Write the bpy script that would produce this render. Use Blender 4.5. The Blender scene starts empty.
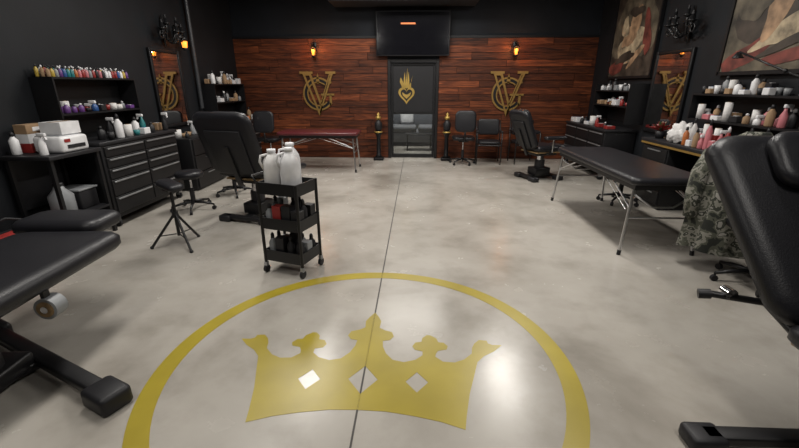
import bpy, bmesh, math, random
from mathutils import Vector, Matrix, Euler
random.seed(7)
R=math.radians
sc=bpy.context.scene
try:
    sc.view_settings.view_transform='Standard'
    sc.view_settings.look='None'
except Exception: pass

# ---------------------------------------------------------------- materials
def mat(name,col,rough=.5,metal=0,noise=0,nscale=8,bump=0,bscale=60,emit=None,es=0,spec=.5,coat=0):
    m=bpy.data.materials.new(name); m.use_nodes=True
    nt=m.node_tree; p=nt.nodes['Principled BSDF']
    p.inputs['Base Color'].default_value=(*col,1); p.inputs['Roughness'].default_value=rough
    p.inputs['Metallic'].default_value=metal
    p.inputs['Specular IOR Level'].default_value=spec
    p.inputs['Coat Weight'].default_value=coat
    tc=nt.nodes.new('ShaderNodeTexCoord')
    n=nt.nodes.new('ShaderNodeTexNoise'); n.inputs['Scale'].default_value=nscale; n.inputs['Detail'].default_value=4
    nt.links.new(tc.outputs['Object'],n.inputs['Vector'])
    k=noise if noise else .12
    r=nt.nodes.new('ShaderNodeValToRGB')
    r.color_ramp.elements[0].position=.3; r.color_ramp.elements[1].position=.7
    r.color_ramp.elements[0].color=(*[c*(1-k) for c in col],1); r.color_ramp.elements[1].color=(*[min(1,c*(1+k)) for c in col],1)
    nt.links.new(n.outputs['Fac'],r.inputs['Fac']); nt.links.new(r.outputs['Color'],p.inputs['Base Color'])
    if bump:
        n2=nt.nodes.new('ShaderNodeTexNoise'); n2.inputs['Scale'].default_value=bscale
        nt.links.new(tc.outputs['Object'],n2.inputs['Vector'])
        b=nt.nodes.new('ShaderNodeBump'); b.inputs['Strength'].default_value=bump; b.inputs['Distance'].default_value=.01
        nt.links.new(n2.outputs['Fac'],b.inputs['Height']); nt.links.new(b.outputs['Normal'],p.inputs['Normal'])
    if emit:
        p.inputs['Emission Color'].default_value=(*emit,1); p.inputs['Emission Strength'].default_value=es
    return m

BLK=mat('black_vinyl',(.010,.010,.0125),.42,bump=.12,bscale=120,spec=.38)
BLKM=mat('black_metal',(.010,.010,.011),.4,.2)
BLKP=mat('black_plastic',(.012,.012,.014),.5,spec=.4)
BLKW=mat('black_laminate',(.007,.007,.008),.45,spec=.32)
WALL=mat('black_wall_paint',(.0075,.0088,.011),.6,noise=.25,nscale=2,bump=.1,spec=.28)
WALLU=mat('charcoal_upper_wall',(.008,.010,.014),.7,noise=.25,nscale=2,spec=.3)
CEIL=mat('black_ceiling_paint',(.006,.006,.007),.8)
GREYW=mat('waiting_room_wall',(.10,.11,.13),.7)
ALU=mat('brushed_aluminium',(.62,.62,.63),.28,1)
CHR=mat('chrome',(.7,.7,.72),.12,1)
SILV=mat('silver_drawer_trim',(.36,.37,.38),.35,.7)
GOLD=mat('gold_leaf',(.50,.34,.09),.4,.5)
GOLDD=mat('dull_gold',(.28,.17,.045),.45,.35)
WHT=mat('white_plastic',(.66,.66,.67),.4)
PAPER=mat('white_paper',(.62,.61,.60),.85,bump=.3,bscale=90)
GRYP=mat('grey_plastic',(.22,.23,.24),.45)
CARD=mat('cardboard',(.28,.18,.10),.8)
RED=mat('red_plastic',(.24,.022,.02),.4)
BURG=mat('burgundy_vinyl',(.09,.014,.017),.35)
BLUE=mat('blue_plastic',(.025,.08,.24),.4)
TEAL=mat('teal_plastic',(.02,.17,.18),.4)
PINK=mat('pink_plastic',(.45,.15,.17),.4)
ORNG=mat('orange_plastic',(.40,.12,.03),.4)
GRN=mat('green_plastic',(.035,.13,.05),.4)
YEL=mat('yellow_plastic',(.42,.30,.05),.4)
PURP=mat('purple_plastic',(.11,.04,.18),.4)
BROWN=mat('brown_ply',(.26,.17,.08),.55,noise=.3,nscale=20)
SOFA=mat('grey_fabric',(.15,.155,.17),.9,bump=.3)
SEAM=mat('control_joint_dark',(.07,.065,.06),.8)
OLIVE=mat('emblem_gold_vinyl',(.335,.262,.024),.33,noise=.15,nscale=2.2)
FLAME=mat('amber_lantern_glass',(.9,.3,.05),.4,emit=(1,.26,.03),es=2.4)
SCREEN=mat('tv_glass',(.006,.006,.008),.12)
SCREFL=mat('tv_orange_reflection',(.6,.15,.03),.5,emit=(1,.25,.08),es=.6)  # reflection of an orange light in the TV glass, painted as a glowing strip
LITP=mat('light_diffuser',(.9,.9,.9),.5,emit=(1,.97,.92),es=2)
SKIN=mat('painted_flesh',(.30,.19,.11),.6,noise=.7,nscale=5)
PRED=mat('painted_crimson',(.13,.03,.022),.6,noise=.8,nscale=5)
PCRM=mat('painted_cream',(.36,.29,.19),.6,noise=.7,nscale=6)
PDRK=mat('painted_dark_umber',(.040,.030,.022),.6,noise=.8,nscale=4)
PGRN=mat('painted_umber_mid',(.09,.075,.052),.6,noise=.8,nscale=4)
MIR=mat('mirror_silver',(.75,.75,.75),.03,1)

def camo():
    m=bpy.data.materials.new('camouflage_fabric'); m.use_nodes=True; nt=m.node_tree; p=nt.nodes['Principled BSDF']
    p.inputs['Roughness'].default_value=.9
    tc=nt.nodes.new('ShaderNodeTexCoord'); n=nt.nodes.new('ShaderNodeTexNoise'); n.inputs['Scale'].default_value=10; n.inputs['Detail'].default_value=3
    n.inputs['Distortion'].default_value=.4
    r=nt.nodes.new('ShaderNodeValToRGB'); r.color_ramp.interpolation='CONSTANT'
    e=r.color_ramp.elements; e[0].position=0; e[0].color=(.018,.02,.016,1); e[1].position=.42; e[1].color=(.075,.078,.058,1)
    for pos,c in ((.5,(.20,.195,.165,1)),(.57,(.035,.038,.028,1)),(.63,(.27,.26,.235,1))):
        x=e.new(pos); x.color=c
    nt.links.new(tc.outputs['Object'],n.inputs['Vector']); nt.links.new(n.outputs['Fac'],r.inputs['Fac']); nt.links.new(r.outputs['Color'],p.inputs['Base Color'])
    return m
CAMO=camo()

def floor_mat():
    m=bpy.data.materials.new('polished_concrete'); m.use_nodes=True; nt=m.node_tree; p=nt.nodes['Principled BSDF']
    L=nt.links.new
    tc=nt.nodes.new('ShaderNodeTexCoord')
    n=nt.nodes.new('ShaderNodeTexNoise'); n.inputs['Scale'].default_value=.8; n.inputs['Detail'].default_value=5; n.inputs['Roughness'].default_value=.55; n.inputs['Distortion'].default_value=.4
    r=nt.nodes.new('ShaderNodeValToRGB'); e=r.color_ramp.elements
    e[0].position=.30; e[0].color=(.245,.224,.194,1); e[1].position=.62; e[1].color=(.425,.40,.36,1)
    x=e.new(.45); x.color=(.36,.336,.298,1)
    n2=nt.nodes.new('ShaderNodeTexNoise'); n2.inputs['Scale'].default_value=2.4; n2.inputs['Detail'].default_value=8; n2.inputs['Roughness'].default_value=.6
    r2=nt.nodes.new('ShaderNodeValToRGB'); r2.color_ramp.elements[0].position=.32; r2.color_ramp.elements[0].color=(.72,.71,.69,1)
    r2.color_ramp.elements[1].position=.52; r2.color_ramp.elements[1].color=(1,1,1,1)
    mx=nt.nodes.new('ShaderNodeMixRGB'); mx.blend_type='MULTIPLY'; mx.inputs[0].default_value=.6
    L(tc.outputs['Object'],n.inputs['Vector']); L(tc.outputs['Object'],n2.inputs['Vector'])
    L(n.outputs['Fac'],r.inputs['Fac']); L(n2.outputs['Fac'],r2.inputs['Fac'])
    L(r.outputs['Color'],mx.inputs[1]); L(r2.outputs['Color'],mx.inputs[2]); L(mx.outputs['Color'],p.inputs['Base Color'])
    mr=nt.nodes.new('ShaderNodeMapRange'); mr.inputs['To Min'].default_value=.16; mr.inputs['To Max'].default_value=.34
    L(n2.outputs['Fac'],mr.inputs['Value']); L(mr.outputs['Result'],p.inputs['Roughness'])
    b=nt.nodes.new('ShaderNodeBump'); b.inputs['Strength'].default_value=.03; b.inputs['Distance'].default_value=.01
    L(n2.outputs['Fac'],b.inputs['Height']); L(b.outputs['Normal'],p.inputs['Normal'])
    return m
FLOOR=floor_mat()

def wood_mat():
    m=bpy.data.materials.new('stained_wood_planks'); m.use_nodes=True; nt=m.node_tree; p=nt.nodes['Principled BSDF']; L=nt.links.new
    p.inputs['Roughness'].default_value=.55; p.inputs['Specular IOR Level'].default_value=.3
    tc=nt.nodes.new('ShaderNodeTexCoord'); mp=nt.nodes.new('ShaderNodeMapping'); mp.inputs['Scale'].default_value=(1.2,1,14)
    at=nt.nodes.new('ShaderNodeAttribute'); at.attribute_name='tone'
    ad=nt.nodes.new('ShaderNodeVectorMath'); ad.operation='ADD'
    sc_=nt.nodes.new('ShaderNodeVectorMath'); sc_.operation='SCALE'; sc_.inputs['Scale'].default_value=37
    L(at.outputs['Color'],sc_.inputs[0]); L(tc.outputs['Object'],mp.inputs['Vector']); L(mp.outputs['Vector'],ad.inputs[0]); L(sc_.outputs['Vector'],ad.inputs[1])
    n=nt.nodes.new('ShaderNodeTexNoise'); n.inputs['Scale'].default_value=1.6; n.inputs['Detail'].default_value=6; n.inputs['Distortion'].default_value=1.2
    L(ad.outputs['Vector'],n.inputs['Vector'])
    r=nt.nodes.new('ShaderNodeValToRGB'); e=r.color_ramp.elements
    e[0].position=.28; e[0].color=(.034,.009,.004,1); e[1].position=.72; e[1].color=(.25,.068,.022,1); x=e.new(.5); x.color=(.12,.031,.011,1)
    L(n.outputs['Fac'],r.inputs['Fac'])
    hs=nt.nodes.new('ShaderNodeHueSaturation'); mr=nt.nodes.new('ShaderNodeMapRange'); mr.inputs['To Min'].default_value=.5; mr.inputs['To Max'].default_value=1.4
    L(at.outputs['Fac'],mr.inputs['Value']); L(mr.outputs['Result'],hs.inputs['Value']); L(r.outputs['Color'],hs.inputs['Color']); L(hs.outputs['Color'],p.inputs['Base Color'])
    return m
WOOD=wood_mat()

def glass_mat():
    m=bpy.data.materials.new('clear_glass'); m.use_nodes=True; nt=m.node_tree
    nt.nodes.remove(nt.nodes['Principled BSDF']); o=nt.nodes['Material Output']
    t=nt.nodes.new('ShaderNodeBsdfTransparent'); t.inputs['Color'].default_value=(.85,.87,.87,1); g=nt.nodes.new('ShaderNodeBsdfGlossy'); g.inputs['Roughness'].default_value=.05
    x=nt.nodes.new('ShaderNodeMixShader'); x.inputs[0].default_value=.04
    nt.links.new(t.outputs[0],x.inputs[1]); nt.links.new(g.outputs[0],x.inputs[2]); nt.links.new(x.outputs[0],o.inputs['Surface'])
    return m
GLASS=glass_mat()

# ---------------------------------------------------------------- builder
class B:
    def __init__(s,name): s.name=name; s.bm=bmesh.new(); s.mats=[]
    def mi(s,m):
        if m not in s.mats: s.mats.append(m)
        return s.mats.index(m)
    def add(s,vs,fs,m,smooth=False,M=None):
        i=s.mi(m); V=[s.bm.verts.new((M@Vector(v)) if M else Vector(v)) for v in vs]
        for f in fs:
            try:
                F=s.bm.faces.new([V[k] for k in f]); F.material_index=i; F.smooth=smooth
            except ValueError: pass
    def tmp(s,t,m,smooth,M=None):
        t.verts.index_update()
        s.add([v.co.copy() for v in t.verts],[[v.index for v in f.verts] for f in t.faces],m,smooth,M); t.free()
    def box(s,c,d,m,rot=(0,0,0),bev=0,seg=2,M=None):
        t=bmesh.new(); bmesh.ops.create_cube(t,size=1)
        for v in t.verts: v.co=Vector((v.co.x*d[0],v.co.y*d[1],v.co.z*d[2]))
        if bev>0: bmesh.ops.bevel(t,geom=list(t.edges),offset=min(bev,min(d)*.49),segments=seg,profile=.5,affect='EDGES')
        T=Matrix.Translation(c)@Euler([R(a) for a in rot]).to_matrix().to_4x4()
        s.tmp(t,m,bev>0 and seg>1,(M@T) if M else T)
    def cyl(s,p1,p2,r1,m,r2=None,n=12,M=None):
        r2=r1 if r2 is None else r2; p1=Vector(p1); p2=Vector(p2); d=p2-p1
        if d.length<1e-6: return
        q=d.to_track_quat('Z','Y').to_matrix(); vs=[]
        for p,r in ((p1,r1),(p2,r2)):
            for k in range(n):
                a=2*math.pi*k/n; vs.append(p+q@Vector((r*math.cos(a),r*math.sin(a),0)))
        s.add(vs,[[k,(k+1)%n,n+(k+1)%n,n+k] for k in range(n)],m,True,M)
        s.add(vs[:n],[list(range(n))[::-1]],m,False,M); s.add(vs[n:],[list(range(n))],m,False,M)
    def lathe(s,prof,o,m,n=16,M=None,sx=1,sy=1):
        vs=[];fs=[]
        for r,z in prof:
            for k in range(n):
                a=2*math.pi*k/n; vs.append((o[0]+r*sx*math.cos(a),o[1]+r*sy*math.sin(a),o[2]+z))
        for j in range(len(prof)-1):
            for k in range(n): fs.append([j*n+k,j*n+(k+1)%n,(j+1)*n+(k+1)%n,(j+1)*n+k])
        fs.append(list(range(n))[::-1]); fs.append([ (len(prof)-1)*n+k for k in range(n)])
        s.add(vs,fs,m,True,M)
    def sph(s,c,r,m,sc_=(1,1,1),M=None,n=12):
        t=bmesh.new(); bmesh.ops.create_uvsphere(t,u_segments=n,v_segments=max(6,n//2+2),radius=r)
        for v in t.verts: v.co=Vector((v.co.x*sc_[0],v.co.y*sc_[1],v.co.z*sc_[2]))
        T=Matrix.Translation(c); s.tmp(t,m,True,(M@T) if M else T)
    def tube(s,pts,r,m,n=8,M=None):
        pts=[Vector(p) for p in pts]; N=len(pts); vs=[];fs=[]; q=None
        for i,p in enumerate(pts):
            d=(pts[min(i+1,N-1)]-pts[max(i-1,0)]).normalized()
            if q is None: q=d.to_track_quat('Z','Y'); pd=d
            else: q=pd.rotation_difference(d)@q; pd=d
            rr=r[i] if isinstance(r,(list,tuple)) else r
            for k in range(n):
                a=2*math.pi*k/n; vs.append(p+q@Vector((rr*math.cos(a),rr*math.sin(a),0)))
        for j in range(N-1):
            for k in range(n): fs.append([j*n+k,j*n+(k+1)%n,(j+1)*n+(k+1)%n,(j+1)*n+k])
        fs.append(list(range(n))[::-1]); fs.append([(N-1)*n+k for k in range(n)])
        s.add(vs,fs,m,True,M)
    def shape(s,loops,depth,m,M):
        cu=bpy.data.curves.new('tmp','CURVE'); cu.dimensions='2D'; cu.fill_mode='BOTH'; cu.extrude=depth/2
        for lp in loops:
            sp=cu.splines.new('POLY'); sp.points.add(len(lp)-1)
            for i,p in enumerate(lp): sp.points[i].co=(p[0],p[1],0,1)
            sp.use_cyclic_u=True
        ob=bpy.data.objects.new('tmp',cu); sc.collection.objects.link(ob)
        dg=bpy.context.evaluated_depsgraph_get(); dg.update()
        me=bpy.data.meshes.new_from_object(ob.evaluated_get(dg))
        s.add([v.co.copy() for v in me.vertices],[list(p.vertices) for p in me.polygons],m,False,M)
        bpy.data.objects.remove(ob); bpy.data.curves.remove(cu); bpy.data.meshes.remove(me)
    def pad(s,c,L,W,T,m,M=None,top=1.0,rot=(0,0,0),cr=.12):
        out=[]
        for (sx,sy,a0) in ((1,1,0),(-1,1,90),(-1,-1,180),(1,-1,270)):
            for k in range(6):
                a=R(a0+k*18); out.append((sx*(W/2-cr)+cr*math.cos(a),sy*(L/2-cr)+cr*math.sin(a)))
        n=len(out); vs=[];fs=[]
        prof=[-.5,-.42,-.2,.2,.42,.5]; ins=[T*.55,T*.18,0,0,T*.2,T*.6]
        for z,i_ in zip(prof,ins):
            for x,y in out:
                w=1+(top-1)*((y/L)+.5)
                fx=max(0,1-i_/(W/2)); fy=max(0,1-i_/(L/2))
                vs.append((x*w*fx,y*fy,z*T))
        for j in range(len(prof)-1):
            for k in range(n): fs.append([j*n+k,j*n+(k+1)%n,(j+1)*n+(k+1)%n,(j+1)*n+k])
        fs.append(list(range(n))[::-1]); fs.append([(len(prof)-1)*n+k for k in range(n)])
        Tm=Matrix.Translation(c)@Euler([R(a) for a in rot]).to_matrix().to_4x4()
        s.add(vs,fs,m,True,(M@Tm) if M else Tm)
    def done(s,loc=(0,0,0),rz=0):
        bmesh.ops.recalc_face_normals(s.bm,faces=list(s.bm.faces))
        me=bpy.data.meshes.new(s.name); s.bm.to_mesh(me); s.bm.free()
        for m in s.mats: me.materials.append(m)
        ob=bpy.data.objects.new(s.name,me); ob.location=loc; ob.rotation_euler=(0,0,R(rz)); sc.collection.objects.link(ob)
        return ob

LX,RX,BY,FY,CZ=-3.7,4.05,9.3,-2.2,3.6
# ---------------------------------------------------------------- room
b=B('floor'); b.box(((LX+RX)/2,(12.5+FY)/2,-.05),(RX-LX+.4,12.5-FY+.2,.1),FLOOR); b.done()
b=B('ceiling'); b.box(((LX+RX)/2,(12.5+FY)/2,CZ+.05),(RX-LX+.4,12.5-FY+.2,.1),CEIL); b.done()
b=B('wall_left'); b.box((LX-.1,(BY+FY)/2,CZ/2),(.2,BY-FY,CZ),WALL); b.done()
b=B('wall_right'); b.box((RX+.1,(BY+FY)/2,CZ/2),(.2,BY-FY,CZ),WALL); b.done()
b=B('wall_rear'); b.box(((LX+RX)/2,FY-.1,CZ/2),(RX-LX+.4,.2,CZ),WALL); b.done()
DX0,DX1,DZ=-.36,.75,2.12
b=B('wall_back')
b.box(((LX-.2+DX0)/2,BY+.1,CZ/2),(DX0-LX+.2,.2,CZ),WALLU)
b.box(((RX+.2+DX1)/2,BY+.1,CZ/2),(RX+.2-DX1,.2,CZ),WALLU)
b.box(((DX0+DX1)/2,BY+.1,(CZ+DZ)/2),(DX1-DX0,.2,CZ-DZ),WALLU)
b.done()
bm=bmesh.new(); cl=bm.loops.layers.color.new('tone')
ph=.141
for r in range(18):
    z=r*ph; x=LX+random.uniform(-1.5,0)
    while x<RX:
        w=random.uniform(1.0,2.4); a,c=max(x,LX),min(x+w,RX); x+=w
        segs=[(a,c)]
        if z<DZ:
            segs=[]
            if a<DX0: segs.append((a,min(c,DX0)))
            if c>DX1: segs.append((max(a,DX1),c))
        for s0,s1 in segs:
            if s1-s0<.03: continue
            g=.004; dpt=.02+random.uniform(0,.006)
            P=[(s0+g,BY,z+g),(s1-g,BY,z+g),(s1-g,BY,z+ph-g),(s0+g,BY,z+ph-g)]
            V=[bm.verts.new((p[0],BY-dpt,p[2])) for p in P]+[bm.verts.new((p[0],BY+.0,p[2])) for p in P]
            t=random.random()
            for f in ((0,1,2,3),(1,5,6,2),(4,0,3,7),(3,2,6,7),(4,5,1,0)):
                F=bm.faces.new([V[k] for k in f])
                for l in F.loops: l[cl]=(t,t,t,1)
bmesh.ops.recalc_face_normals(bm,faces=list(bm.faces))
me=bpy.data.meshes.new('wall_back_planks'); bm.to_mesh(me); me.materials.append(WOOD); bm.free()
sc.collection.objects.link(bpy.data.objects.new('wall_back_planks',me))
b=B('trim_1'); b.box(((LX+RX)/2,BY-.02,2.56),(RX-LX,.04,.045),BLKW); b.done()
for nm,x in (('baseboard_left',LX+.01),('baseboard_right',RX-.01)):
    b=B(nm); b.box((x,(BY+FY)/2,.06),(.02,BY-FY-.1,.12),BLKW); b.done()
b=B('control_joint'); b.box((0,(BY+FY)/2,.0008),(.010,BY-FY,.0016),SEAM); b.done()

b=B('wall_waiting_room')
b.box((.2,12.45,1.8),(5,.1,3.6),GREYW); b.box((-2.2,10.9,1.8),(.1,3,3.6),GREYW); b.box((2.6,10.9,1.8),(.1,3,3.6),GREYW); b.done()
b=B('sofa')
b.box((.3,11.6,.25),(2.0,.85,.3),SOFA,bev=.06); b.box((-.2,11.5,.46),(.95,.7,.16),SOFA,bev=.06); b.box((.8,11.5,.46),(.95,.7,.16),SOFA,bev=.06)
b.box((.3,11.98,.62),(2.0,.2,.55),SOFA,bev=.07); b.box((-.75,11.55,.45),(.2,.85,.4),SOFA,bev=.07); b.box((1.35,11.55,.45),(.2,.85,.4),SOFA,bev=.07)
for x in (-.7,1.3):
    for y in (11.25,11.95): b.cyl((x,y,0),(x,y,.12),.025,BLKM)
b.done()
b=B('throw_pillow'); b.box((.0,11.76,.72),(.38,.12,.34),WHT,rot=(-12,0,8),bev=.055,seg=3); b.done()
b=B('coffee_table'); b.box((.35,10.6,.40),(.7,.4,.03),BLKW,bev=.01)
for sx in (-.3,.3):
    for sy in (-.15,.15): b.cyl((.35+sx,10.6+sy,0),(.35+sx,10.6+sy,.385),.015,BLKM)
b.done()

# emblem
def circ(cx,cy,r,n=120): return [(cx+r*math.cos(2*math.pi*k/n),cy+r*math.sin(2*math.pi*k/n)) for k in range(n)]
def diamond(cx,cy,w,h): return [(cx-w/2,cy),(cx,cy-h/2),(cx+w/2,cy),(cx,cy+h/2)]
b=B('floor_emblem_ring'); b.shape([circ(0,2.01,1.245),circ(0,2.01,1.135)],.0012,OLIVE,Matrix.Translation((0,0,.0010))); b.done()
half=[(-.15,1.635),(-.3,1.61),(-.43,1.58),(-.55,1.535),(-.565,1.62),(-.60,1.78),(-.645,1.93),(-.68,2.05),(-.73,2.11),(-.80,2.16),(-.86,2.225),(-.80,2.225),(-.775,2.24),(-.77,2.27),(-.72,2.275),(-.685,2.235),(-.665,2.19),(-.655,2.13),(-.60,2.07),(-.54,2.04),(-.47,2.045),(-.425,2.09),(-.43,2.12),(-.445,2.15),(-.50,2.165),(-.51,2.20),(-.485,2.235),(-.45,2.24),(-.44,2.28),(-.40,2.315),(-.375,2.315),(-.345,2.28),(-.34,2.24),(-.30,2.23),(-.28,2.19),(-.295,2.155),(-.345,2.14),(-.345,2.10),(-.30,2.055),(-.23,2.03),(-.16,2.05),(-.115,2.11),(-.09,2.18),(-.085,2.24),(-.13,2.25),(-.155,2.29),(-.14,2.34),(-.09,2.36),(-.05,2.39),(-.055,2.47),(-.03,2.53)]
crown=[(0,1.64)]+half+[(0,2.585)]+[(-x,y) for x,y in half[::-1]]
b=B('floor_emblem_crown'); b.shape([crown,diamond(0,1.87,.17,.23),diamond(-.31,1.86,.13,.165),diamond(.31,1.86,.13,.165)],.0012,OLIVE,Matrix.Translation((0,0,.0010))); b.done()

# ---------------------------------------------------------------- door, tv, logos
b=B('door_1')
def fb(x0,x1,z0,z1,y0,y1,m): b.box(((x0+x1)/2,(y0+y1)/2,(z0+z1)/2),(x1-x0,y1-y0,z1-z0),m,bev=.004,seg=1)
fb(DX0,DX0+.06,0,DZ,BY-.05,BY+.15,BLKM); fb(DX1-.06,DX1,0,DZ,BY-.05,BY+.15,BLKM); fb(DX0+.06,DX1-.06,DZ-.06,DZ,BY-.05,BY+.15,BLKM)
x0,x1=DX0+.065,DX1-.065
fb(x0,x0+.05,.01,DZ-.065,BY+.02,BY+.07,BLKM); fb(x1-.05,x1,.01,DZ-.065,BY+.02,BY+.07,BLKM)
fb(x0+.05,x1-.05,.01,.09,BY+.02,BY+.07,BLKM); fb(x0+.05,x1-.05,DZ-.12,DZ-.065,BY+.02,BY+.07,BLKM)
fb(x0+.05,x1-.05,.98,1.03,BY+.02,BY+.07,BLKM); fb(x0+.05,x1-.05,1.03,DZ-.12,BY+.035,BY+.055,BLKP)
fb(x0+.05,x1-.05,.09,.98,BY+.04,BY+.05,GLASS)
b.box((x0+.2,BY+.0,1.01),(.25,.02,.02),CHR); b.box((x0+.09,BY+.01,1.01),(.02,.03,.02),CHR); b.box((x0+.31,BY+.01,1.01),(.02,.03,.02),CHR)
W2=lambda x,y,z: Matrix.Translation((x,y,z))@Matrix.Rotation(R(90),4,'X')
heart=[]; heart2=[]
for k in range(40):
    a=2*math.pi*k/40; hx=16*math.sin(a)**3; hy=13*math.cos(a)-5*math.cos(2*a)-2*math.cos(3*a)-math.cos(4*a)
    heart.append((hx*.0112,hy*.0125)); heart2.append((hx*.0082,hy*.0092))
M=W2(.05,BY+.026,1.40); b.shape([heart,heart2],.008,GOLD,M)
b.shape([[(-.02,.0),(.02,0),(.10,.05),(.08,-.02),(.0,-.09),(-.08,-.02),(-.1,.05)]],.008,GOLD,M)
for dx,h,l in ((-.08,.22,-.05),(0,.42,.02),(.08,.26,.05),(-.04,.33,0),(.045,.34,.0)):
    b.shape([[(dx-.022,.13),(dx-.03,.18),(dx+l-.02,.13+h*.6),(dx+l,.14+h),(dx+.015,.13+h*.5),(dx+.02,.17),(dx+.012,.13)]],.008,GOLD,M)
b.done()

b=B('television')
b.box((.18,BY-.135,2.61),(1.54,.05,.86),BLKP,bev=.008); b.box((.18,BY-.162,2.61),(1.50,.004,.82),SCREEN); b.box((.18,BY-.08,2.75),(.5,.06,.25),BLKM)
b.box((.08,BY-.165,2.80),(.30,.002,.03),SCREFL)
b.done()
b=B('ceiling_soffit'); b.box((.0,BY-.37,3.36),(2.9,.7,.46),mat('soffit_grey',(.022,.024,.028),.7)); b.done()

def arc(cx,cy,ro,ri,a0,a1,n=30,sy=1):
    o=[(cx+ro*math.cos(R(a0+(a1-a0)*k/n)),cy+sy*ro*math.sin(R(a0+(a1-a0)*k/n))) for k in range(n+1)]
    i=[(cx+ri*math.cos(R(a1+(a0-a1)*k/n)),cy+sy*ri*math.sin(R(a1+(a0-a1)*k/n))) for k in range(n+1)]
    return o+i
for x in (-1.9,2.25):
    b=B('monogram_wall_sign'); M=W2(x,BY-.045,1.44)
    def sh(l,z=0,m=GOLDD): b.shape(l,.03,m,M@Matrix.Translation((0,0,z)))
    sh([[(-.33,.40),(-.14,.40),(.08,-.30),(.0,-.50)],[(-.27,.355),(-.18,.355),(.03,-.28),(-.005,-.38)]],.008)
    sh([[(.0,-.50),(.08,-.30),(.345,.40),(.26,.40),(.03,-.24)],[(.012,-.40),(.05,-.29),(.285,.36),(.272,.36),(.03,-.285)]],.008)
    sh([[(-.39,.39),(-.10,.39),(-.10,.44),(-.39,.44)]],.009); sh([[(.18,.39),(.40,.39),(.40,.44),(.18,.44)]],.009)
    sh([arc(0,-.03,.345,.31,42,325,sy=1.02)]); sh([arc(0,-.03,.25,.225,50,318,sy=1.05)]); sh([arc(0,-.03,.31,.25,42,325,sy=1.02)],-.006,BLKM)
    sh([[(.05,-.06),(.35,-.06),(.35,-.02),(.05,-.02)]]); sh([[(.24,-.28),(.29,-.24),(.29,-.04),(.24,-.04)]]); sh([[(.22,.17),(.30,.20),(.28,.33),(.20,.26)]])
    sh([[(-.04,.24),(.0,.40),(.04,.24),(0,.18)]])
    b.done()

for x in (-1.93,2.33):
    b=B('wall_lantern')
    b.box((x,BY-.035,2.38),(.08,.025,.16),BLKM,bev=.005); b.tube([(x,BY-.04,2.42),(x,BY-.09,2.46),(x,BY-.15,2.45),(x,BY-.16,2.40)],.008,BLKM)
    b.lathe([(.015,.12),(.062,.06),(.065,.05),(.05,.05)],(x,BY-.16,2.29),BLKM,n=6)
    b.lathe([(.030,0),(.042,.10),(.042,.11)],(x,BY-.16,2.20),FLAME,n=8)
    for k in range(4):
        a=R(45+90*k); b.cyl((x+.038*math.cos(a),BY-.16+.038*math.sin(a),2.17),(x+.055*math.cos(a),BY-.16+.055*math.sin(a),2.35),.005,BLKM,n=6)
    b.lathe([(.02,-.05),(.03,-.02),(.045,0),(.04,.01)],(x,BY-.16,2.19),BLKM,n=8); b.done()
    l=bpy.data.lights.new('lantern_glow','POINT'); l.energy=6; l.color=(1,.42,.14); l.shadow_soft_size=.05
    o=bpy.data.objects.new('lantern_glow',l); o.location=(x,BY-.28,2.3); sc.collection.objects.link(o)

for wx,sg,y in ((LX,1,6.7),(RX,-1,6.25)):
    b=B('candelabra_sconce'); z=2.38
    b.lathe([(.01,-.22),(.035,-.15),(.05,0),(.035,.15),(.01,.24)],(wx+sg*.03,y,z),BLKM,n=10,sx=.5)
    for k,(dy,dz) in enumerate(((-.26,.02),(-.14,.10),(0,.0),(.14,.10),(.26,.02))):
        ex=wx+sg*(.17 if k!=2 else .24)
        pts=[]
        for t in range(11):
            u=t/10; pts.append((wx+sg*.04+(ex-wx-sg*.04)*u,y+dy*u,z-.02-.16*math.sin(math.pi*u)*(1-.3*u)+dz*u))
        b.tube(pts,.014,BLKM); e=pts[-1]
        b.lathe([(.015,0),(.055,.02),(.06,.03),(.022,.03),(.022,.10),(.018,.10)],e,BLKM,n=10)
        b.cyl((e[0],e[1],e[2]+.1),(e[0],e[1],e[2]+.14),.015,BLKP)
        sp=[(e[0]-sg*.02,e[1]+.07*math.cos(R(a))*(1-a/700),e[2]-.07+.07*math.sin(R(a))*(1-a/700)) for a in range(0,480,30)]
        b.tube(sp,.012,BLKM,n=6)
    b.done()
b=B('wall_lantern'); x,y,z=LX+.14,7.05,2.20
b.box((LX+.015,y,z+.22),(.03,.1,.16),BLKM); b.tube([(LX+.03,y,z+.25),(LX+.1,y,z+.3),(x,y,z+.24),(x,y,z+.17)],.009,BLKM)
b.lathe([(.075,0),(.02,.08)],(x,y,z+.09),BLKM,n=8); b.lathe([(.035,0),(.048,.10)],(x,y,z-.02),FLAME,n=8); b.lathe([(.02,-.04),(.05,0)],(x,y,z-.02),BLKM,n=8)
b.done()

for wx,sg,y0,y1,z0,z1 in ((LX,1,6.25,7.0,.98,2.10),(RX,-1,6.05,6.9,.92,2.06)):
    b=B('wall_mirror'); yc=(y0+y1)/2; zc=(z0+z1)/2
    b.box((wx+sg*.02,yc,zc),(.02,y1-y0-.06,z1-z0-.06),MIR)
    for yy in (y0,y1): b.box((wx+sg*.026,yy,zc),(.04,.05,z1-z0+.05),BLKW,bev=.008)
    for zz in (z0,z1): b.box((wx+sg*.026,yc,zz),(.04,y1-y0-.05,.05),BLKW,bev=.008)
    b.done()
b=B('trim_conduit_pipe'); b.cyl((LX+.06,7.45,1.2),(LX+.06,7.45,CZ-.002),.035,mat('painted_pipe',(.03,.033,.037),.4)); b.done()

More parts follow.
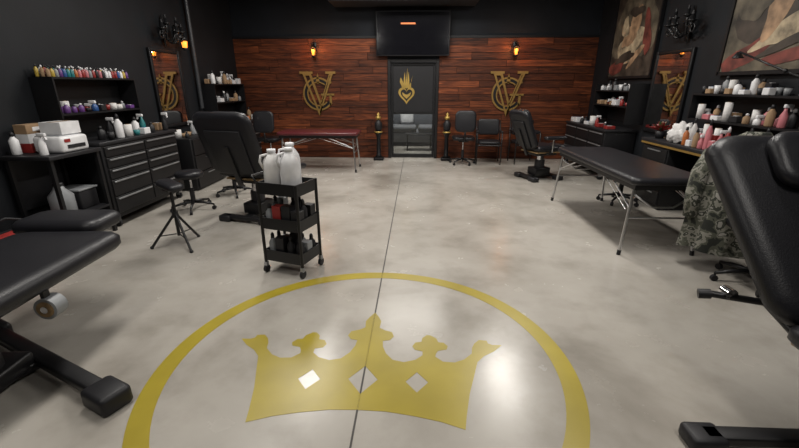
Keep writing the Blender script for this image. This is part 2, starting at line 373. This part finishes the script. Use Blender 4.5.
def blob(cx,cy,rx,ry,rot=0,seed=0,n=36):
    rd=random.Random(seed); ph=[rd.uniform(0,6.28) for _ in range(3)]; o=[]
    for k in range(n):
        a=2*math.pi*k/n; q=1+.16*math.sin(2*a+ph[0])+.13*math.sin(3*a+ph[1])+.08*math.sin(5*a+ph[2])
        x=rx*q*math.cos(a); y=ry*q*math.sin(a); o.append((cx+x*math.cos(R(rot))-y*math.sin(R(rot)),cy+x*math.sin(R(rot))+y*math.cos(R(rot))))
    return o
def painting(y0,y1,z0,z1,blobs,base):
    b=B('classical_painting'); W=y1-y0; H=z1-z0
    b.box((RX-.03,(y0+y1)/2,(z0+z1)/2),(.03,W,H),base)
    for yy in (y0,y1): b.box((RX-.036,yy,(z0+z1)/2),(.05,.04,H+.04),BLKW)
    for zz in (z0,z1): b.box((RX-.036,(y0+y1)/2,zz),(.05,W,.04),BLKW)
    M=Matrix(((0,0,-1,RX-.046),(-1,0,0,y1),(0,1,0,z0),(0,0,0,1)))
    for i,(cx,cy,rx,ry,rot,m) in enumerate(blobs):
        b.shape([blob(cx*W,cy*H,rx*W,ry*H,rot,i+3)],.0008,m,M@Matrix.Translation((0,0,.0004+i*.0009)))
    b.done()
painting(7.0,8.5,1.73,3.4,[(.5,.5,.42,.4,0,PGRN),(.45,.30,.26,.16,25,PCRM),(.40,.40,.16,.09,35,SKIN),(.52,.56,.13,.10,10,SKIN),(.50,.63,.15,.05,0,PDRK),(.22,.12,.18,.09,20,PRED),(.72,.12,.22,.07,-10,PDRK),(.80,.40,.08,.20,10,PRED),(.62,.20,.18,.04,40,SKIN),(.38,.20,.20,.05,15,PDRK),(.30,.50,.07,.12,20,PCRM)],PDRK)
painting(3.65,5.45,1.73,3.4,[(.55,.5,.4,.42,0,PDRK),(.25,.14,.24,.07,25,PRED),(.50,.26,.28,.06,24,PCRM),(.40,.42,.09,.2,-25,SKIN),(.70,.36,.10,.2,15,SKIN),(.18,.42,.12,.10,0,PGRN),(.62,.10,.28,.04,8,PRED),(.3,.62,.1,.08,0,SKIN),(.55,.18,.25,.03,18,PDRK)],PGRN)

# ---------------------------------------------------------------- supplies
INKS=[RED,BLUE,GRN,YEL,PURP,ORNG,PINK,TEAL,WHT,BLKP,WHT,CARD,BLKP,GRYP,BLKP]
def bottle(b,x,y,z,h,r,m,cap=None):
    b.lathe([(r*.9,0),(r,.04*h),(r,.62*h),(r*.45,.76*h),(r*.4,.82*h)],(x,y,z),m,n=10); b.lathe([(r*.5,.80*h),(r*.45,h*.93),(r*.18,h)],(x,y,z),cap or WHT,n=8)
def spray(b,x,y,z,h,r,m,d=1):
    b.lathe([(r*.9,0),(r,.04*h),(r*.95,.5*h),(r*.4,.7*h),(r*.35,.8*h)],(x,y,z),m,n=10); b.box((x+d*.02,y,z+.88*h),(.08,.03,.035),WHT,bev=.006); b.box((x+d*.05,y,z+.78*h),(.012,.02,.05),WHT,rot=(0,-20*d,0))
def roll(b,x,y,z,h=.27,r=.065):
    b.lathe([(r,0),(r,h)],(x,y,z),PAPER,n=18); b.lathe([(.02,0),(.02,h+.003)],(x,y,z),CARD,n=10)
def clutter(name,x0,x1,y0,y1,z,nx,ny,seed,hmax=.26,pal=None,fill=.9):
    rd=random.Random(seed); b=B(name); pal=pal or [WHT,WHT,PAPER,BLKP,GRYP,RED,TEAL,CARD,PINK,BLKP]
    dx=(x1-x0)/nx; dy=(y1-y0)/ny
    for i in range(nx):
        for j in range(ny):
            if rd.random()>fill: continue
            x=x0+(i+.5)*dx; y=y0+(j+.5)*dy; m=rd.choice(pal); k=rd.random(); s=min(dx,dy)
            h=rd.uniform(.4,1)*hmax
            if k<.35: bottle(b,x,y,z,h,min(s*.4,h*.3),m,rd.choice([WHT,BLKP,BLKP]))
            elif k<.5: spray(b,x,y,z,min(.25,h*1.1),min(.035,s*.4),m,rd.choice([-1,1]))
            elif k<.8:
                b.box((x,y,z+h*.25),(dx*.8,dy*.8,h*.5),m,bev=.006,seg=1); b.box((x,y,z+h*.5+.001),(dx*.4,dy*.3,.004),WHT if m!=WHT else BLUE)
            elif k<.9: roll(b,x,y,z,min(h,.26),min(.06,s*.42))
            else: b.lathe([(s*.25,0),(s*.35,h*.45),(s*.33,h*.45),(s*.24,.01)],(x,y,z),m,n=12)
    return b.done()

def chest(name,wx,sg,dp,y0,y1,h,cols,rows):
    b=B(name); xa=wx+sg*.03; xf=wx+sg*dp; xc=(xa+xf)/2; yc=(y0+y1)/2
    b.box((xc,yc,(.12+h-.04)/2),(abs(xf-xa),y1-y0,h-.04-.12),BLKW,bev=.008)
    b.box((xc+sg*.01,yc,h-.02),(abs(xf-xa)+.02,y1-y0+.04,.04),BLKP,bev=.008)
    for y in (y0+.08,y1-.08):
        for x in (xa+sg*.06,xf-sg*.06): b.cyl((x,y-.015,.045),(x,y+.015,.045),.045,BLKP); b.box((x,y,.085),(.05,.05,.06),SILV)
    w=(y1-y0-.06)/cols; tot=sum(rows); H=h-.04-.12-.06
    for c in range(cols):
        z=.17
        for q in rows:
            hh=H*q/tot; yy=y0+.03+w*(c+.5)
            b.box((xf+sg*.008,yy,z+hh/2),(.018,w-.02,hh-.014),BLKM,bev=.004,seg=1)
            b.box((xf+sg*.024,yy,z+hh-.03),(.016,w-.08,.018),SILV,bev=.003,seg=1)
            z+=hh
    return b.done()
def hutch(name,wx,sg,dp,y0,y1,z0,z1,shelves,back=True):
    b=B(name); xa=wx+sg*.012; xf=wx+sg*dp; xc=(xa+xf)/2
    if back: b.box((xa+sg*.006,(y0+y1)/2,(z0+z1)/2),(.012,y1-y0,z1-z0),BLKW)
    for y in (y0,y1): b.box((xc,y,(z0+z1)/2),(abs(xf-xa),.02,z1-z0),BLKW)
    for z in shelves: b.box((xc,(y0+y1)/2,z),(abs(xf-xa),y1-y0-.02,.02),BLKW)
    return b.done()

# left near station
chest('tool_chest',LX,1,.5,4.3,5.75,1.0,2,[1.6,1.6,1,1,1])
hutch('wall_shelf_rack',LX,1,.26,4.2,5.45,1.06,1.68,[1.3,1.67])
b=B('ink_bottles')
rd=random.Random(3)
for row,x in enumerate((LX+.07,LX+.13,LX+.19)):
    for k in range(24):
        bottle(b,x,4.24+k*.051,1.681,.105+ .01*(2-row),.019,rd.choice(INKS),rd.choice([BLKP,WHT,BLKP]))
b.done()
clutter('shelf_supplies',LX+.05,LX+.24,4.3,5.4,1.311,2,11,5,.14,[BLKP,BLKP,BLKP,RED,GRYP,PURP,BLUE,CARD])
clutter('station_supplies',LX+.28,LX+.5,4.5,5.7,1.001,2,8,9,.30,[WHT,CARD,BLKP,GRYP,BLKP,TEAL,BLUE])
b=B('side_desk')
b.box((LX+.29,3.94,.94),(.5,.66,.04),BLKP,bev=.006)
for y in (3.65,4.23):
    for x in (LX+.08,LX+.5): b.box((x,y,.46),(.035,.035,.92),BLKM)
b.box((LX+.29,3.94,.32),(.46,.58,.02),BLKP); b.box((LX+.06,3.94,.65),(.01,.56,.5),BLKP); b.done()
b=B('label_printer'); b.box((LX+.37,3.98,.961+.08),(.30,.34,.16),WHT,bev=.03,seg=3); b.box((LX+.524,3.98,1.02),(.004,.22,.035),BLKP); b.box((LX+.37,3.98,1.124),(.2,.24,.012),GRYP,bev=.004); b.box((LX+.524,3.88,1.08),(.004,.07,.03),RED); b.done()
b=B('cardboard_box'); b.box((LX+.36,4.02,1.131+.06),(.22,.24,.12),WHT,bev=.003,seg=1); b.box((LX+.36,4.02,1.2515),(.05,.24,.001),CARD); b.done()
b=B('glove_boxes')
for k,m in enumerate((RED,WHT,CARD)): b.box((LX+.12,3.95,.961+.045+.091*k),(.13,.25,.09),m,bev=.003,seg=1); b.box((LX+.187,3.95,.961+.045+.091*k),(.004,.12,.04),BLKP if m==WHT else WHT)
b.done()
b=B('spray_bottle'); spray(b,LX+.42,3.70,.961,.22,.036,WHT,1); b.done()
b=B('cleaning_bottle'); bottle(b,LX+.13,3.72,.961,.22,.04,WHT,BLKP); b.done()
b=B('plastic_jug'); b.lathe([(.10,0),(.11,.02),(.11,.2),(.05,.27),(.04,.3)],(LX+.35,3.82,.331),GRYP,n=14); b.lathe([(.045,0),(.045,.03)],(LX+.35,3.82,.631),BLKP); b.done()
b=B('storage_bin'); b.box((LX+.28,4.09,.43),(.28,.24,.20),BLKP,bev=.015); b.box((LX+.28,4.09,.54),(.30,.26,.02),GRYP,bev=.006); b.done()
b=B('duffel_bag'); b.lathe([(.02,-.30),(.14,-.28),(.17,-.2),(.17,.2),(.14,.28),(.02,.30)],(0,0,0),RED,n=18,M=Matrix.Translation((-3.42,3.28,.172))@Matrix.Rotation(R(90),4,'X'))
b.tube([(-3.52,3.18,.3),(-3.49,3.18,.42),(-3.42,3.28,.46),(-3.37,3.38,.42),(-3.35,3.38,.3)],.012,BLKP); b.box((-3.42,3.28,.345),(.03,.4,.006),BLKP); b.done()
b=B('trash_can'); b.lathe([(.13,0),(.16,.42),(.165,.44),(.15,.44),(.12,.02)],(-3.45,2.72,0),BLKP,n=20); b.lathe([(.165,.0),(.12,.08),(.02,.1)],(-3.45,2.72,.44),BLKM,n=20); b.done()

# left far station
chest('tool_chest',LX,1,.5,7.7,8.95,.9,2,[1,1,1.6,1.6])
hutch('wall_shelf_rack',LX,1,.28,7.6,8.9,1.0,1.62,[1.28,1.61])
clutter('shelf_supplies',LX+.05,LX+.26,7.65,8.85,1.621,2,10,21,.24,[WHT,WHT,GRYP,CARD,BLKP])
clutter('glove_box_stack',LX+.05,LX+.26,7.65,8.85,1.291,2,7,27,.2,[WHT,BLKP,GRYP,CARD])
clutter('station_supplies',LX+.30,LX+.52,7.75,8.9,.901,2,7,22,.28,[WHT,WHT,PAPER,CARD,BLKP,ORNG])
b=B('drawer_cabinet')
b.box((LX+.28,6.55,.42),(.5,1.0,.8),BLKW,bev=.01)
for k in range(3): b.box((LX+.54,6.55,.16+.26*k),(.018,.92,.24),BLKM,bev=.004,seg=1); b.box((LX+.555,6.55,.24+.26*k),(.012,.3,.012),SILV)
for y in (6.12,6.98):
    for x in (LX+.08,LX+.48): b.cyl((x,y,0),(x,y,.03),.02,BLKP)
b.done()
clutter('countertop_supplies',LX+.2,LX+.5,6.1,7.0,.821,2,6,33,.22,[BLKP,BLKP,WHT,GRYP,CARD])

# right far station
chest('tool_chest',RX,-1,.55,7.1,8.95,.88,3,[1,1,1.6,1.6])
hutch('wall_shelf_rack',RX,-1,.32,7.0,8.3,.98,1.62,[1.25,1.5])
clutter('shelf_supplies',RX-.30,RX-.05,7.05,8.25,1.511,2,10,41,.22,[WHT,WHT,GRYP,BLKP,BLKP])
clutter('glove_box_stack',RX-.30,RX-.05,7.05,8.25,1.261,2,6,43,.2,[RED,RED,WHT,CARD])
clutter('station_supplies',RX-.52,RX-.34,7.15,8.9,.881,1,10,44,.22,[WHT,BLKP,BLKP,GRYP,RED])

# right near station
b=B('workstation_desk')
b.box((RX-.29,4.85,.88),(.52,2.2,.045),BLKP,bev=.008)
b.box((RX-.54,4.85,.845),(.02,2.16,.025),GOLDD)
for y0,y1 in ((3.8,4.45),(5.3,5.9)):
    b.box((RX-.28,(y0+y1)/2,.45),(.48,y1-y0,.80),BLKW,bev=.006)
    for k in range(4):
        b.box((RX-.528,(y0+y1)/2,.16+.185*k),(.016,y1-y0-.04,.17),BLKM,bev=.004,seg=1); b.box((RX-.542,(y0+y1)/2,.215+.185*k),(.012,.3,.014),SILV)
    b.box((RX-.28,(y0+y1)/2,.025),(.44,y1-y0-.04,.05),BLKP)
b.done()
hutch('wall_shelf_rack',RX,-1,.26,3.9,5.5,1.18,1.50,[1.19,1.49])
clutter('shelf_supplies',RX-.24,RX-.05,3.95,5.45,1.501,2,14,51,.24,[WHT,WHT,GRYP,BLKP,WHT,BLKP,CARD])
clutter('shelf_supplies',RX-.24,RX-.05,3.95,5.45,1.201,2,10,52,.22,[WHT,CARD,WHT,BLKP,PINK])
clutter('station_supplies',RX-.52,RX-.28,4.0,5.15,.903,3,12,57,.36,[WHT,PAPER,PINK,PINK,ORNG,WHT,CARD,WHT,RED],fill=1)
def bag(name,x,y,z,r,seed):
    b=B(name); t=bmesh.new(); bmesh.ops.create_icosphere(t,subdivisions=4,radius=r)
    for v in t.verts:
        n=v.co.normalized(); q=1+.18*math.sin(9*n.x+3*n.z+seed)*math.cos(7*n.y)+.09*math.sin(21*n.z+11*n.y+seed)+.05*math.sin(31*n.x)
        v.co*=q; v.co.z=max(v.co.z,-.10)
    b.tmp(t,PAPER,True,Matrix.Translation((x,y,z+.10))); b.done()
bag('crumpled_plastic_bag',RX-.38,5.34,.903,.14,0)
b=B('poinsettia_plant'); 
b.lathe([(.05,0),(.07,.10),(.06,.10),(.05,.02)],(RX-.40,5.78,.903),BLKP)
for k in range(26):
    a=k*2.4; rr=.03+.06*(k%3); c=Vector((RX-.40,5.78,1.0)); e=c+Vector((math.cos(a)*(rr+.03),math.sin(a)*(rr+.03),.13-.04*(k%3))); nx=Vector((-math.sin(a),math.cos(a),0))*.03
    mid=(c+e)/2+Vector((0,0,.03)); b.add([c,mid+nx,e,mid-nx],[[0,1,2,3]],RED if k%4 else GRN)
b.done()
b=B('desk_lamp')
b.box((RX-.03,3.7,1.35),(.04,.08,.12),BLKM); b.tube([(RX-.04,3.7,1.38),(RX-.2,3.72,1.55)],.012,BLKM)
b.tube([(RX-.2,3.72,1.55),(RX-.45,4.0,1.72)],.010,BLKM); b.tube([(RX-.45,4.0,1.72),(RX-.35,4.75,1.93)],.010,BLKM)
b.sph((RX-.45,4.0,1.72),.022,BLKM); b.sph((RX-.2,3.72,1.55),.022,BLKM)
b.lathe([(.02,0),(.05,-.05),(.055,-.06)],(RX-.35,4.76,1.93),BLKM); b.done()

# ---------------------------------------------------------------- furniture
def massage_table(loc,rz,L,W,H,m):
    b=B('massage_table')
    b.pad((0,0,H-.035),L,W,.075,m,cr=.07)
    b.box((0,0,H-.095),(W-.08,L-.08,.045),BLKM)
    for sy in (-1,1):
        ye=sy*(L/2-.10)
        for sx in (-1,1):
            b.cyl((sx*(W/2-.07),ye,H-.09),(sx*(W/2-.01),ye+sy*.05,.0),.015,ALU)
            b.cyl((sx*(W/2-.01),ye+sy*.05,.0),(sx*(W/2-.014),ye+sy*.047,.05),.019,BLKP)
            b.cyl((sx*(W/2-.05),ye+sy*.015,H-.30),(sx*(W/2-.08),ye-sy*.50,H-.10),.010,ALU)
        b.cyl((-(W/2-.035),ye+sy*.03,.38),((W/2-.035),ye+sy*.03,.38),.010,ALU)
        b.tube([(-(W/2-.06),ye,H-.16),(-.10,ye+sy*.005,H-.30),(.10,ye+sy*.005,H-.30),((W/2-.06),ye,H-.16)],.010,ALU)
        b.cyl((-W/2+.02,ye-sy*.0,.46),(-W/2+.08,ye-sy*.65,H-.12),.004,ALU); b.cyl((W/2-.02,ye,.46),(W/2-.08,ye-sy*.65,H-.12),.004,ALU)
    return b.done(loc,rz)
massage_table((2.66,4.76,0),1,2.08,.74,.78,BLK)
massage_table((-1.60,7.9,0),90,1.55,.62,.76,BURG)

def treat_chair(name,recl=38,bl=.72,bw=.58,H=.58,leg=True,arms=True,head=True,feet=.62,seatL=.5,btop=1.0,yb=(-.45,.45),back_panel=True,bt=.10):
    b=B(name)
    b.box((0,sum(yb)/2,.05),(.12,abs(yb[1]-yb[0])+.05,.05),BLKM,bev=.01)
    for y in yb:
        b.box((0,y,.055),(feet*2-.1,.08,.05),BLKM,bev=.012)
        for sx in (-1,1):
            b.box((sx*(feet-.06),y,.04),(.16,.13,.08),BLKP,bev=.02)
    b.box((0,0,.14),(.24,.32,.14),BLKM,bev=.02); b.cyl((0,0,.2),(0,0,H-.14),.06,CHR,n=20); b.cyl((0,0,.2),(0,0,.34),.085,BLKP,n=20)
    b.box((0,0,H-.12),(.36,seatL*.8,.05),BLKM,bev=.01); b.box((0,0,H-.085),(.46,seatL+.0,.02),BROWN)
    b.pad((0,0,H-.02),seatL,bw*.95,.11,BLK,cr=.06)
    a=R(90-recl); hy=-seatL/2-.02; M=Matrix.Translation((0,hy,H-.03))@Matrix.Rotation(R(180)-a,4,'X')
    b.pad((0,bl/2+.01,-.02),bl,bw,bt,BLK,M=M,top=btop,cr=.12)
    if back_panel: b.box((0,bl*.42,-.02+bt/2+.012),(bw*.62,bl*.7,.02),BLKP,M=M,bev=.006); b.box((0,.15,-.02+bt/2+.03),(.06,.5,.03),BLKM,M=M)
    if head: b.pad((0,bl-.17,-.02-bt/2-.035),.30,bw*.62,.08,BLK,M=M,cr=.09)
    if arms:
        for sx in (-1,1):
            b.cyl((sx*(bw/2-.06),-.05,H-.1),(sx*(bw/2+.10),-.05,H-.06),.014,BLKM); b.cyl((sx*(bw/2+.10),-.05,H-.06),(sx*(bw/2+.10),-.05,H+.16),.014,CHR)
            b.pad((sx*(bw/2+.10),-.02,H+.185),.42,.11,.06,BLK,cr=.04)
    if leg:
        b.pad((0,seatL/2+.29,H-.05),.52,bw*.8,.09,BLK,cr=.06,rot=(-10,0,0)); b.box((0,seatL/2+.2,H-.12),(.06,.45,.03),BLKM,rot=(-10,0,0))
    return b
treat_chair('treatment_chair',recl=20,bl=.76,bw=.74,H=.62,feet=.34,yb=(-.28,.28)).done((-1.72,4.85,0),-14)
treat_chair('treatment_chair',recl=25,bl=.70,bw=.55,feet=.28,yb=(-.25,.25)).done((2.50,7.25,0),-70)
# right foreground chair (faces the camera side, reclined)
b=treat_chair('treatment_chair',recl=38,bl=.98,bw=.62,feet=.66,H=.57,arms=False,leg=True,btop=1.42,yb=(-.12,.5),bt=.13)
b.cyl((.20,-.46,.57),(.40,-.56,.56),.018,BLKM); b.cyl((.33,-.57,.58),(.33,-.51,.58),.030,CHR); b.cyl((.40,-.56,.56),(.45,-.58,.55),.026,BLKP); b.cyl((.20,-.46,.57),(.18,-.2,.47),.02,BLKM)
b.done((2.25,1.38,0),180)

# left foreground treatment bed
b=B('treatment_bed')
b.pad((0,.20,.60),1.25,.72,.12,BLK,cr=.09)
b.pad((-.14,.99,.655),.36,.60,.11,BLK,cr=.09)
b.box((0,.1,.525),(.5,1.1,.03),BLKP); b.box((0,.75,.56),(.08,.5,.03),BLKM,rot=(8,0,0)); b.box((0,0,.49),(.3,.6,.05),BLKM)
b.cyl((0,0,.14),(0,0,.47),.06,CHR,n=20); b.cyl((0,0,.12),(0,0,.28),.09,BLKP,n=20); b.box((0,0,.10),(.26,.34,.10),BLKM,bev=.02)
Mb=Matrix.Rotation(R(-28),4,'Z')
b.box((0,-.1,.055),(.12,.7,.05),BLKM,bev=.01,M=Mb)
for y,w in ((-.45,1.0),(.24,1.30)):
    b.box((.0,y,.07),(w,.09,.06),BLKM,bev=.015,M=Mb)
    for x in (-w/2+.02,w/2+.02): b.box((x,y,.055),(.20,.16,.11),BLKP,bev=.025,M=Mb)
b.box((.325,.14,.5),(.02,.04,.12),BLKM)
b.cyl((.33,.11,.45),(.33,.19,.45),.062,GRYP,n=24); b.cyl((.33,.105,.45),(.33,.195,.45),.045,BROWN,n=20); b.cyl((.33,.10,.45),(.33,.20,.45),.02,CHR,n=12)
b.done((-2.03,1.68,0),4)

# utility cart
b=B('utility_cart'); W,D=.38,.30
for z in (.80,.49,.19):
    b.box((0,0,z-.06),(W,D,.012),BLKM)
    for sx in (-1,1): b.box((sx*W/2,0,z-.02),(.01,D,.10),BLKM)
    for sy in (-1,1): b.box((0,sy*D/2,z-.02),(W,.01,.10),BLKM)
for sx in (-1,1):
    for sy in (-1,1):
        b.cyl((sx*(W/2-.0),sy*(D/2-.0),.09),(sx*W/2,sy*D/2,.83),.014,BLKM)
        b.cyl((sx*W/2-.012,sy*D/2,.035),(sx*W/2+.012,sy*D/2,.035),.035,BLKP); b.box((sx*W/2,sy*D/2,.08),(.03,.03,.04),SILV)
b.tube([(-W/2,-D/2,.82),(-W/2-.05,-D/2,.88),(-W/2-.05,D/2,.88),(-W/2,D/2,.82)],.01,BLKM)
CL=(-.82,3.32); b.done((*CL,0),-18)
def local(loc,rz,x,y): c,s=math.cos(R(rz)),math.sin(R(rz)); return (loc[0]+c*x-s*y,loc[1]+s*x+c*y)
b=B('plastic_jug')
for x,y,h,m in ((-.09,-.05,.35,PAPER),(.075,-.045,.37,WHT),(.0,.085,.39,WHT)):
    px,py=local(CL,-18,x,y); r=.08
    b.lathe([(r*.94,0),(r,.02),(r,h*.62),(r*.9,h*.74),(r*.55,h*.86),(.032,h*.9),(.032,h*.93)],(px,py,.747),m,n=20)
    b.lathe([(.036,h*.92),(.036,h),(.03,h)],(px,py,.747),WHT,n=14)
    b.tube([(px-.03,py-.02,.747+h*.88),(px-.075,py-.05,.747+h*.86),(px-.085,py-.055,.747+h*.72),(px-.065,py-.04,.747+h*.55)],.011,m)
b.done()
b=B('cart_supplies'); rd=random.Random(8)
for z in (.437,.137):
    for i in range(4):
        for j in range(3):
            px,py=local(CL,-18,-.14+.094*i,-.09+.09*j); m=rd.choice([BLKP,BLKP,CARD,GRYP,BLKP,BLKP,RED,BLKP]); h=rd.uniform(.14,.29)
            if rd.random()<.45: bottle(b,px,py,z,h,.036,m,BLKP)
            else: b.box((px,py,z+h*.4),(.085,.08,h*.8),m,rot=(0,0,-18),bev=.004,seg=1)
b.done()

# tripod arm rest
b=B('tripod_armrest')
for a in (20,140,260):
    c,s=math.cos(R(a)),math.sin(R(a)); b.cyl((c*.02,s*.02,.34),(c*.27,s*.27,.012),.013,BLKM); b.cyl((c*.02,s*.02,.14),(c*.17,s*.17,.13),.006,BLKM); b.sph((c*.27,s*.27,.014),.018,BLKP)
b.cyl((0,0,.12),(0,0,.60),.016,BLKM); b.cyl((0,0,.32),(0,0,.38),.03,BLKP); b.box((0,0,.61),(.10,.14,.02),BLKM)
b.pad((0,0,.655),.30,.16,.07,BLK,cr=.06,rot=(8,0,0)); b.done((-2.17,3.80,0),60)

def stool(name,loc,rz=0,h=.5,back=False,m=BLK,ret=False):
    b=B(name)
    for k in range(5):
        a=R(72*k+10); c,s=math.cos(a),math.sin(a)
        b.tube([(0,0,.11),(c*.14,s*.14,.10),(c*.27,s*.27,.075)],[.022,.018,.013],BLKM); b.cyl((c*.27-s*.014,s*.27+c*.014,.028),(c*.27+s*.014,s*.27-c*.014,.028),.028,BLKP); b.cyl((c*.27,s*.27,.04),(c*.27,s*.27,.08),.009,BLKM)
    b.cyl((0,0,.09),(0,0,.3),.03,BLKP); b.cyl((0,0,.3),(0,0,h-.06),.016,CHR)
    if back:
        b.box((0,0,h-.06),(.2,.24,.03),BLKM); b.pad((0,0,h),.44,.46,.08,m,cr=.10)
        b.tube([(0,-.12,h-.06),(0,-.27,h-.03),(0,-.29,h+.2)],.018,BLKM); b.pad((0,-.27,h+.36),.42,.42,.06,m,rot=(84,0,0),cr=.10)
    else:
        b.lathe([(.10,-.05),(.16,-.04),(.175,-.01),(.175,.02),(.15,.045),(.02,.05)],(0,0,h),m,n=24)
    if ret: return b
    return b.done(loc,rz)
stool('rolling_stool',(-2.5,5.9,0),h=.52)
stool('rolling_stool',(-2.72,5.1,0),-80,h=.48)
stool('rolling_stool',(1.27,8.6,0),0,h=.55,back=True)
stool('rolling_stool',(3.22,5.7,0),0,h=.5)
stool('rolling_stool',(-2.75,8.3,0),0,h=.55,back=True)
def guest_chair(loc,rz):
    b=B('guest_chair')
    for sx in (-1,1):
        b.tube([(sx*.25,-.24,0),(sx*.25,-.22,.40),(sx*.25,-.28,.88)],.013,BLKM); b.tube([(sx*.25,.22,0),(sx*.25,.22,.64),(sx*.25,.18,.66),(sx*.25,-.24,.66)],.013,BLKM); b.box((sx*.25,.0,.675),(.05,.34,.025),BLKP,bev=.008)
    b.cyl((-.25,.22,.40),(.25,.22,.40),.012,BLKM); b.cyl((-.25,-.22,.40),(.25,-.22,.40),.012,BLKM)
    b.pad((0,0,.45),.46,.47,.07,BLK,cr=.06); b.pad((0,-.255,.74),.34,.46,.05,BLK,rot=(97,0,0),cr=.06)
    return b.done(loc,rz)
guest_chair((1.83,8.75,0),175); guest_chair((2.6,8.8,0),185)

for x in (-.56,.95):
    b=B('pedestal_torch')
    b.box((x,9.02,.03),(.22,.22,.06),BLKW,bev=.01); b.lathe([(.09,.06),(.05,.12),(.042,.5),(.06,.56),(.085,.60),(.085,.64)],(x,9.02,0),BLKW,n=14)
    b.lathe([(.05,.64),(.075,.68),(.085,.80),(.05,.86),(.03,.88)],(x,9.02,0),BLKP,n=14)
    b.lathe([(.03,.88),(.055,.91),(.06,.94),(.02,.97),(.035,1.0),(.0,1.04)],(x,9.02,0),GOLD,n=12)
    b.lathe([(.088,.605),(.09,.62),(.088,.635)],(x,9.02,0),GOLD,n=14); b.done()

# office chair with a camouflage jacket draped over its back
stool('office_chair',(0,0,0),h=.5,back=True,ret=True).done((3.14,3.20,0),165)
b=B('camouflage_jacket'); n=90; rows=26; vs=[];fs=[]
for j in range(rows+1):
    u=j/rows; z=1.19-1.0*u
    t=min(1,(u*5)**.5) if u<.2 else 1
    w=(.09+.20*t) +.03*u; d=(.05+.08*t)+.03*u
    for k in range(n):
        a=2*math.pi*k/n; f=1+(.02+.09*u)*math.sin(6*a+2*u)+.05*u*math.sin(11*a+4*u+1)+.02*math.sin(17*a+9*u)
        vs.append((w*f*math.cos(a),d*f*math.sin(a),z+.02*math.sin(3*a)*u))
for j in range(rows):
    for k in range(n): fs.append([j*n+k,j*n+(k+1)%n,(j+1)*n+(k+1)%n,(j+1)*n+k])
fs.append(list(range(n)))
b.add(vs,fs,CAMO,True)
for sx in (-1,1):
    b.tube([(sx*.15,0,1.10),(sx*.25,.02,1.04),(sx*.31,.03,.88),(sx*.33,.05,.68),(sx*.32,.06,.5)],[.05,.075,.07,.062,.055],CAMO,n=14)
b.tube([(-.12,.03,1.16),(-.07,.08,1.21),(.07,.08,1.21),(.12,.03,1.16)],.035,CAMO,n=10)
b.done((3.06,3.48,0),165)
b=B('camouflage_backpack')
b.lathe([(.05,-.02),(.14,0),(.17,.1),(.17,.26),(.13,.36),(.03,.40)],(3.74,3.50,.905),CAMO,n=20,sy=1.2)
b.lathe([(.02,0),(.10,.02),(.11,.12),(.02,.16)],(3.61,3.47,.95),CAMO,n=14); b.tube([(3.68,3.45,1.28),(3.71,3.45,1.36),(3.78,3.5,1.36),(3.80,3.55,1.28)],.012,BLKP)
b.done()
b=B('side_table'); b.box((3.78,3.48,.87),(.46,.48,.03),BLKP,bev=.006)
for sx in (-.2,.2):
    for sy in (-.21,.21): b.box((3.78+sx,3.48+sy,.43),(.03,.03,.86),BLKM)
b.done()

# ---------------------------------------------------------------- lighting
def area(loc,sx,sy,e,col=(1,.955,.895)):
    l=bpy.data.lights.new('ceiling_light_lamp','AREA'); l.shape='RECTANGLE'; l.size=sx; l.size_y=sy; l.energy=e; l.color=col
    o=bpy.data.objects.new('ceiling_light_lamp',l); o.location=loc; sc.collection.objects.link(o)
    b=B('ceiling_light'); b.box((0,0,.06),(sx+.06,sy+.06,.06),BLKM,bev=.01); b.box((0,0,.025),(sx,sy,.015),LITP)
    b.cyl((0,0,.08),(0,0,CZ-loc[2]),.01,BLKM); b.done(loc)
for y,e in ((.4,34),(3.2,60),(6.0,78)):
    for x in (-1.6,1.9): area((x,y,3.42),.35,1.2,e)
area((.2,7.8,3.42),1.4,.35,55)
area((.2,10.9,3.42),1.2,.6,110)
w=bpy.data.worlds.new('world'); sc.world=w; w.use_nodes=True; w.node_tree.nodes['Background'].inputs[0].default_value=(.5,.5,.55,1); w.node_tree.nodes['Background'].inputs[1].default_value=.05

# ---------------------------------------------------------------- camera
c=bpy.data.cameras.new('camera'); c.sensor_width=36; c.lens=18.02; c.clip_start=.05
o=bpy.data.objects.new('camera',c); o.location=(.29,0,1.6); o.rotation_euler=(R(90-19.16),0,R(2.43)); sc.collection.objects.link(o); sc.camera=o
